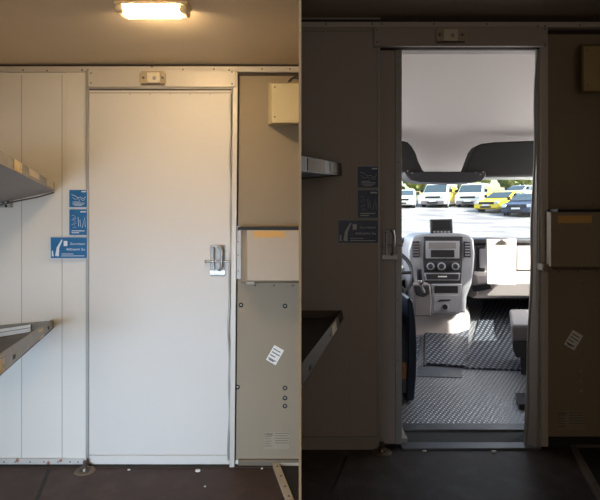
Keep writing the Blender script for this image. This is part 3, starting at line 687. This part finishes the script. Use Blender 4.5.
# shifter
MB().poly([(411.5,284),(430.5,284),(432,300),(431.5,316.5),(414.5,316.5),(414.5,303)], ZC-.12, .14).build('shifter_housing', M_dash, db, bevel=.012, seg=3)
MB().poly([(414,285.5),(429,285.5),(430,294),(424,297),(416,295)], ZC-.128, .02).build('shifter_gate', M_dashd, db, bevel=.004)
MB().tube([P(424,292,ZC-.14), P(421.5,287,ZC-.20), P(420.5,279,ZC-.25)], .012, 10).build('shift_boot', M_steel, db)
MB().tube([P(421,283,ZC-.22), P(420,279,ZC-.25), P(419.5,272,ZC-.27), P(419.5,269,ZC-.27)], .022, 14).build('shift_knob', M_dashd, db, bevel=.004)
MB().dome(P(420,281.5,ZC-.262), .018, flat=.6).build('knob_collar', M_steel, db)
# steering wheel
swc = Vector((.70, Y(4.0), .84)); ax = Vector((0, -.85, .5)).normalized(); u = Vector((1,0,0)); v = ax.cross(u)
sw = thing('steering_wheel', swc, 'dark steering wheel beside the centre console, mostly hidden by the open door', 'steering wheel')
MB().tube([swc+(u*math.cos(2*math.pi*k/48)+v*math.sin(2*math.pi*k/48))*.2 for k in range(48)], .016, 12, True).build('rim', M_dashd, sw)
MB().cyl(swc-ax*.05, swc+ax*.01, .07, .06).build('hub', M_dashd, sw, bevel=.01)
for t_ in (0, math.pi, -math.pi/2): MB().tube([swc-ax*.02, swc+(u*math.cos(t_)+v*math.sin(t_))*.195], .013, 8).build('spoke', M_dashd, sw)
MB().cyl(swc-ax*.05, swc-ax*.3, .035, .045).build('column', M_dashd, sw)
# monitor on the dash
mo = thing('dash_monitor', P(441.5, 234.5, 4.3), 'small black monitor standing on the centre console', 'monitor')
MB().poly([(430.5,219.5),(452.5,219),(453,233.5),(431,234)], 4.25, .035).build('casing', M_dashd, mo, bevel=.006, seg=3)
MB().poly([(432.5,221),(451,220.6),(451.2,229.6),(432.7,230)], 4.247, .006).build('screen', M_screen, mo, bevel=.001)
for k in range(5): MB().poly([(433.5+k*3.6,231.2),(435.6+k*3.6,231.2),(435.6+k*3.6,232.5),(433.5+k*3.6,232.5)], 4.246, .006).build('button', M_silver, mo, smooth=False)
MB().poly([(438,232),(446,232),(447,233.9),(437,233.9)], 4.28, .05).build('stand', M_dashd, mo, bevel=.003)
# clipboard
cb = thing('clipboard', P(501, 285, 4.2), 'white clipboard with a metal clip leaning on the dashboard', 'clipboard')
A, B, C_, D_ = P(487,284,4.12), P(516,285,4.12), P(516.5,238.5,4.38), P(486,237.5,4.38)
MB().ext([A, B, C_, D_], (0, .006, .002)).build('board', M_dash, cb, bevel=.001)
q = lambda s_, t_: lerp(lerp(A, B, s_), lerp(D_, C_, s_), t_)+Vector((0,-.004,-.001))
MB().ext([q(.02,.01), q(.98,.01), q(.98,.97), q(.02,.97)], (0, .003, .001)).build('paper', M_white, cb, smooth=False)
MB().ext([q(.3,.86), q(.72,.86), q(.62,.93), q(.56,.93), q(.54,.97), q(.47,.97), q(.45,.93), q(.4,.93)], (0, -.014, -.003)).build('clip', M_rivet, cb, bevel=.002)
for s0, s1, t_ in ((.76,.86,.64),(.55,.62,.40),(.72,.82,.40),(.60,.66,.36)):
    MB().ext([q(s0,t_), q(s1,t_+.01), q(s1,t_+.04), q(s0,t_+.03)], (0,-.001,0)).build('ink_mark', M_dash, cb, smooth=False)

# floor mat over the footwell
def floorslab(L0, L1, R0, R1, h0, th, n=16):
    """slab laid on the cab floor between far edge L1-R1 and near edge L0-R0 (x,Z on the floor)"""
    m = MB(); up = []; dn = []
    for i in range(n+1):
        t_ = i/n
        l = (lerp(L0[0], L1[0], t_), lerp(L0[1], L1[1], t_)); r_ = (lerp(R0[0], R1[0], t_), lerp(R0[1], R1[1], t_))
        z1 = fz(l[1])+h0; z2 = fz(r_[1])+h0
        up.append((m.bm.verts.new((l[0], l[1]-D, z1+th)), m.bm.verts.new((r_[0], r_[1]-D, z2+th))))
        dn.append((m.bm.verts.new((l[0], l[1]-D, z1)), m.bm.verts.new((r_[0], r_[1]-D, z2))))
    f = m.bm.faces.new
    for i in range(n):
        f((up[i][0], up[i][1], up[i+1][1], up[i+1][0])); f((dn[i][1], dn[i][0], dn[i+1][0], dn[i+1][1]))
        f((up[i][0], up[i+1][0], dn[i+1][0], dn[i][0])); f((up[i][1], dn[i][1], dn[i+1][1], up[i+1][1]))
    f((up[0][0], dn[0][0], dn[0][1], up[0][1])); f((up[n][0], up[n][1], dn[n][1], dn[n][0]))
    return m
def xz(px, py): v_ = cf(px, py); return (v_.x, v_.y+D)
m1 = floorslab(xz(463,369), xz(484,301), xz(560,373), xz(560,301), .002, .012).build('floor_mat', M_mat); tag(m1, 'large black rubber mat with raised pattern in the right footwell', 'mat')
m2 = floorslab(xz(424,366), xz(425,334), xz(466,369), xz(469,333), .016, .01).build('floor_mat', M_mat); tag(m2, 'small rubber mat right below the centre console', 'mat')
m3 = floorslab(xz(417,377), xz(418,366), xz(462,378), xz(462,366), .001, .004, 2).build('floor_hatch', M_grey, bevel=.001); tag(m3, 'plain grey floor hatch plate before the small rubber mat', 'hatch')
m4 = floorslab(xz(397,366), xz(404,338), xz(416,366), xz(421,338), .002, .01).build('floor_mat', M_mat); tag(m4, 'narrow strip of black mat beside the driver seat', 'mat')
# mat edge rail
a, b = cf(424.5,366,.03), cf(425,335,.03); ra = MB().tube([a, b], .008, 8).build('mat_edge_rail', M_dashd); tag(ra, 'thin dark rail along the left edge of the small rubber mat', 'rail')

# driver seat
ds = thing('driver_seat', (.5, .7, fz(3.3)), 'dark driver seat with a curved navy side shell, left inside the doorway', 'seat')
MB().box(.24, .655, .55, 1.05, .55, .72).build('cushion', M_seat, ds, bevel=.05, seg=4)
MB().box(.24, .56, .42, .56, .6, 1.35).build('backrest', M_seat, ds, bevel=.04, seg=4)
MB().box(.26, .63, .6, .98, .14, .56).build('base', M_dashd, ds, bevel=.02)
sh = [(407.5,299),(410.5,297),(413.5,303),(415.8,320),(417,345),(416.5,375),(414.5,400),(409,402),(406,400),(407.5,380),(409,350),(408.5,325)]
MB().poly(sh, 3.12, .30).build('side_shell', M_seatside, ds, bevel=.012, seg=3)
MB().poly([(402,363),(406.5,364),(406.5,379),(402,380)], 3.1, .02).build('card', M_brown, ds, bevel=.002)
MB().poly([(402,381),(406.5,381),(406,393),(402,393)], 3.1, .02).build('fabric_flap', M_seat, ds, bevel=.002)
MB().poly([(400,285),(404,287),(407,296),(408,315),(406,330),(400,334)], 3.35, .12).build('arm_bolster', M_seat, ds, bevel=.02, seg=3)
# passenger seat
ps = thing('passenger_seat', (1.75, .95, fz(3.5)), 'grey passenger seat corner at the right edge of the doorway', 'seat')
ca = P(509.5, 341, 3.55); 
MB().hexa([(ca.x+.02,.95,.40),(2.05,.95,.40),(2.05,1.3,.40),(ca.x+.17,1.3,.40),(ca.x,.93,.52),(2.05,.93,.52),(2.05,1.3,.57),(ca.x+.14,1.3,.57)]).build('cushion', M_dash, ps, bevel=.025, seg=4)
MB().ext([P(x_, y_, 3.56) for x_, y_ in ((512,341),(545,341),(545,358),(516,358),(513,350))], (.12, .3, 0)).build('base', M_dashd, ps, bevel=.01)
MB().box(1.66, 2.05, .86, .98, .5, 1.2).build('backrest', M_seat, ps, bevel=.04, seg=4)
MB().ext([P(x_, y_, 3.56) for x_, y_ in ((520,357),(545,357),(545,378),(521,375))], (.12, .2, 0)).build('pedestal', M_dashd, ps, bevel=.01)
mb = MB(); a = cf(515,398,.0); b = cf(519,410,.0)
mb.ext([a, b, b+Vector((.25,0,0)), Vector((a.x+.3, a.y, a.z))], (0,0,.035)).build('floor_rail', M_dashd, ps, bevel=.004)

# ================================================================== YARD
def gz(Z): return -1.0 if Z < 5 else -1.0+.087*(Z-5)
mb = MB(); ys = [(-40, -1.0), (2.4, -1.0), (60, gz(62.6)), (75, gz(62.6)+.4)]
mb.ext([(-60, y, z) for y, z in ys]+[(-60, 75, -3), (-60, -40, -3)], (140, 0, 0))
go = mb.build('ground', M_ground, smooth=False); struct(go, 'sunlit pale gravel yard'); 
def place_px(px, Z): return Vector(((px-300)*Z/F, Z-D, gz(Z)))
def vehicle(kind_, px, Z, rot, paints, label, cat='van', L=4.9, H=1.95, Wd=1.9):
    o = place_px(px, Z)
    r = thing(kind_, o, label, cat, None); r.rotation_euler = (0, 0, rot)
    main, second = paints
    if cat == 'van':
        prof = [(0,.35),(0,.75),(.08,.98),(.75,1.15),(1.45,1.82),(1.75,1.95),(4.7,1.95),(4.88,1.7),(4.9,.4),(4.6,.3),(.3,.28)]
        ws = [(.80,1.19),(1.42,1.79)]; side = [(1.15,1.2),(1.6,1.72),(2.4,1.75),(2.4,1.2)]; side2 = [(2.5,1.2),(2.5,1.75),(4.5,1.75),(4.6,1.2)]
    else:
        prof = [(0,.3),(0,.6),(.15,.78),(1.15,.98),(1.95,1.42),(2.4,1.5),(3.3,1.46),(3.95,1.05),(4.1,.9),(4.1,.35),(3.9,.25),(.2,.25)]
        ws = [(1.2,1.01),(1.92,1.4)]; side = [(1.4,1.02),(2.0,1.38),(2.6,1.42),(2.6,1.0)]; side2 = [(2.7,1.0),(2.7,1.42),(3.25,1.38),(3.75,1.02)]
    sx = L/prof[-3 if cat != 'van' else 8][0] if False else 1
    beltz = prof[3][1]; top = max(p[1] for p in prof)
    def wd(z): return Wd/2*(1 if z < beltz else 1-.14*(z-beltz)/(top-beltz))
    def part_(pts, name, m, bev=0, par=None):
        pass
    m = MB(); a = []; b = []
    for y, z in prof: a.append(m.bm.verts.new((-wd(z), y, z))); b.append(m.bm.verts.new((wd(z), y, z)))
    m.bm.faces.new(a); m.bm.faces.new(b[::-1])
    for i in range(len(a)): m.bm.faces.new((a[i], b[i], b[(i+1)%len(a)], a[(i+1)%len(a)]))
    def bl(m, name, mt, par=r, bevel=0, seg=2):
        bmesh.ops.recalc_face_normals(m.bm, faces=m.bm.faces[:])
        me = bpy.data.meshes.new(name); m.bm.to_mesh(me); m.bm.free(); me.materials.append(mt)
        ob = bpy.data.objects.new(name, me); C.objects.link(ob); ob.parent = par
        if bevel:
            bb = ob.modifiers.new('bevel', 'BEVEL'); bb.width = bevel; bb.segments = seg; bb.limit_method = 'ANGLE'; bb.angle_limit = .35
        return ob
    bl(m, 'body', main, bevel=.07, seg=3)
    # windscreen
    (y0, z0), (y1, z1) = ws; n_ = Vector((0, -(z1-z0), (y1-y0))).normalized()*.02
    bl(MB().ext([Vector((x, y, z))+n_ for x, y, z in ((-wd(z0)*.9,y0,z0),(wd(z0)*.9,y0,z0),(wd(z1)*.9,y1,z1),(-wd(z1)*.9,y1,z1))], n_*.5), 'windscreen', M_vglass)
    for s_ in (-1, 1):
        for pts_ in (side, side2):
            bl(MB().ext([(s_*(wd(z)+.008), y, z) for y, z in pts_], (s_*.012, 0, 0)), 'side_window', M_vglass if (pts_ is side or cat != 'van') else second)
        for yy in ((.85, 3.75) if cat == 'van' else (.75, 3.3)):
            w_ = bl(MB().cyl((s_*(Wd/2-.2), yy, .33), (s_*(Wd/2+.02), yy, .33), .33, n=24), 'wheel', M_tyre, bevel=.02)
            bl(MB().cyl((s_*(Wd/2+.0), yy, .33), (s_*(Wd/2+.035), yy, .33), .2, n=16), 'hub_cap', M_vs, w_)
        bl(MB().box(s_*.9-.0 if s_ > 0 else -.9, .0 if False else (.62 if s_ > 0 else -.62), -.02, .12, prof[1][1]-.02, prof[1][1]+.16), 'headlamp', M_lens, bevel=.03)
        bl(MB().box(min(s_*1.0, s_*1.22), max(s_*1.0, s_*1.22), ws[0][0]+.35, ws[0][0]+.45, beltz+.08, beltz+.3), 'wing_mirror', M_tyre, bevel=.03)
    # side panel colour
    if second is not main:
        for s_ in (-1, 1):
            bl(MB().ext([(s_*(wd(z)+.004), y, z) for y, z in ((1.6,.5),(1.6,1.15),(4.75,1.15),(4.8,.5))], (s_*.012,0,0)), 'side_panel', second)
    bl(MB().box(-.55, .55, -.03, .05, prof[1][1]-.02, prof[1][1]+.13), 'grille', M_tyre, bevel=.01)
    bl(MB().box(-.85, .85, -.06, .08, .3, .55), 'bumper', M_dash if cat == 'van' else second, bevel=.04)
    bl(MB().box(-.4, .4, -.075, -.05, .33, .45), 'lower_grille', M_tyre)
    bl(MB().box(-.26, .26, -.08, -.06, .47, .57), 'number_plate', M_white)
    r.scale = (1, 1, 1)
    return r
# front faces the viewer at rot 0
vehicle('van', 432.5, 37.5, -.5, (M_vw, M_vy), 'white and yellow van parked facing the windscreen, left of the pair')
vehicle('van', 467.5, 37.5, -.55, (M_vw, M_vy), 'white and yellow van parked facing the windscreen, right of the pair')
vehicle('hatchback_car', 486, 33, -.95, (M_vy, M_vy), 'yellow hatchback parked right of the two vans', 'car')
vehicle('hatchback_car', 516, 30, -.8, (M_vb, M_vb), 'dark blue car partly hidden by the doorway edge', 'car')
vehicle('estate_car', 401, 37, -.3, (M_vw, M_vw), 'white car at the far left of the yard beside the doorway edge', 'car')
vehicle('saloon_car', 508, 48, -.9, (M_vs, M_vs), 'silver car standing behind the yellow hatchback', 'car')
# grass bank and ochre field
Zb = 60
struct(MB().ext([(-30, 50, gz(52.6)+.01), (9.2, 50, gz(52.6)+.01), (12, 56, gz(58.6)+.05), (-30, 56, gz(58.6)+.05)], (0,0,.12)).build('ground_verge', M_grass, smooth=False), 'strip of green grass at the yard edge')
struct(MB().ext([(-30, 57, gz(58)), (60, 57, gz(58)), (60, 60, gz(60)+.5), (-30, 60, gz(60)+.5)], (0, 3, .0)).build('ground_bank', M_fence, smooth=False), 'pale ochre bank behind the parked vehicles')
def tree(x, y, z, s, label, bush=False):
    r = thing('bush' if bush else 'tree', (x, y, z), label, 'bush' if bush else 'tree', 'greenery behind the yard')
    if not bush: MB().cyl((x, y, z-.3), (x, y, z+s*1.2), .16*s/2, .1*s/2, 10).build('trunk', M_bark, r)
    m = MB()
    for k in range(9):
        t_ = bmesh.ops.create_icosphere(m.bm, subdivisions=3, radius=s*random.uniform(.4,.62))
        off = Vector((x+random.uniform(-.6,.6)*s, y+random.uniform(-.4,.4)*s, z+(s*.45 if bush else s*1.35)+random.uniform(-.3,.4)*s))
        for v_ in t_['verts']:
            n_ = v_.co.normalized(); f_ = 1+.18*math.sin(n_.x*9+k)*math.sin(n_.y*11+k*2)*1+.1*random.uniform(-1,1)
            v_.co = v_.co*f_+off
    m.build('crown', M_leaf, r, smooth=False)
spots = [(392,3.2,0,'left of the vans, at the doorway edge'),(424,2.6,0,'behind the left van'),(449,2.4,1,'between the two vans'),(466,3.0,0,'behind the right van'),(483,2.2,1,'right of the right van'),(500,3.2,0,'behind the silver car'),(522,2.8,0,'at the right end of the yard'),(403,1.6,1,'left of the left van'),(545,3.2,0,'beyond the right doorway edge')]
for i_, (px, s_, bu, where) in enumerate(spots):
    Z = 61+random.uniform(-1, 2); tree((px-300)*Z/F, Z-D+(i_%3)*4.5, gz(58)+.1, s_*.8, ('pale green bush ' if bu else 'pale green leafy tree ')+where, bool(bu))

# ================================================================== LIGHT
w = bpy.data.worlds.new('World'); S.world = w; w.use_nodes = True
nt = w.node_tree; bg = nt.nodes['Background']
sk = nt.nodes.new('ShaderNodeTexSky'); sk.sky_type = 'NISHITA'; sk.sun_disc = False; sk.sun_elevation = math.radians(38); sk.sun_rotation = math.radians(116); sk.dust_density = 3; sk.air_density = 1.2
nt.links.new(sk.outputs[0], bg.inputs[0]); bg.inputs[1].default_value = .5
def light(name, type_, loc, energy, color, size=None, sy=None, direction=None):
    l = bpy.data.lights.new(name, type_); l.energy = energy; l.color = color
    o = bpy.data.objects.new(name, l); C.objects.link(o); o.location = loc
    if type_ == 'AREA':
        l.size = size
        if sy: l.shape = 'RECTANGLE'; l.size_y = sy
    if direction: o.rotation_euler = Vector(direction).to_track_quat('-Z', 'Y').to_euler()
    return l
sun = light('sun', 'SUN', (6, -4, 8), 12.0, (1, .96, .88), direction=(-.70, .50, -.60)); sun.angle = .01
# area lights inside closed rear walls: cool daylight left, added warm fill right
ld = light('rear_daylight_left', 'AREA', (-.85, -4.1, .6), 11, (.60, .78, 1), 1.1, 1.1, (0.0, 1, -.12)); ld.spread = math.radians(48)
light('rear_fill_left', 'POINT', (-.85, -3.3, 1.32), 24, (1, .90, .78)).shadow_soft_size = .12  # unseen point light added to brighten the left ceiling and walls
light('rear_fill_right', 'AREA', (.45, -4.1, 1.3), 6.4, (1, .86, .74), .8, 1.5, (-.06, 1, 0))  # unseen fill added to set the brightness of the dim wall

light('cab_window_fill_right', 'AREA', (2.46, 1.5, 1.36), 28, (.95, .97, 1), 1.3, .6, (-1, 0, .12))  # area light added inside the side window to brighten the cab
light('cab_window_fill_left', 'AREA', (.27, 1.5, 1.36), 17, (.95, .97, 1), 1.3, .6, (1, 0, .12))  # matching fill added on the driver side
# ================================================================== CAMERA
cam = bpy.data.cameras.new('camera'); co = bpy.data.objects.new('camera', cam); C.objects.link(co)
co.location = (0, -D, EYE); co.rotation_euler = (math.pi/2, 0, 0)
cam.sensor_width = 36; cam.lens = 30; cam.shift_y = (HZ-250)/600*1.0; cam.clip_start = .02; cam.clip_end = 300
S.camera = co
vs = S.view_settings; vs.view_transform = 'Standard'; vs.look = 'None'; vs.gamma = 1; vs.exposure = 0; vs.use_curve_mapping = False
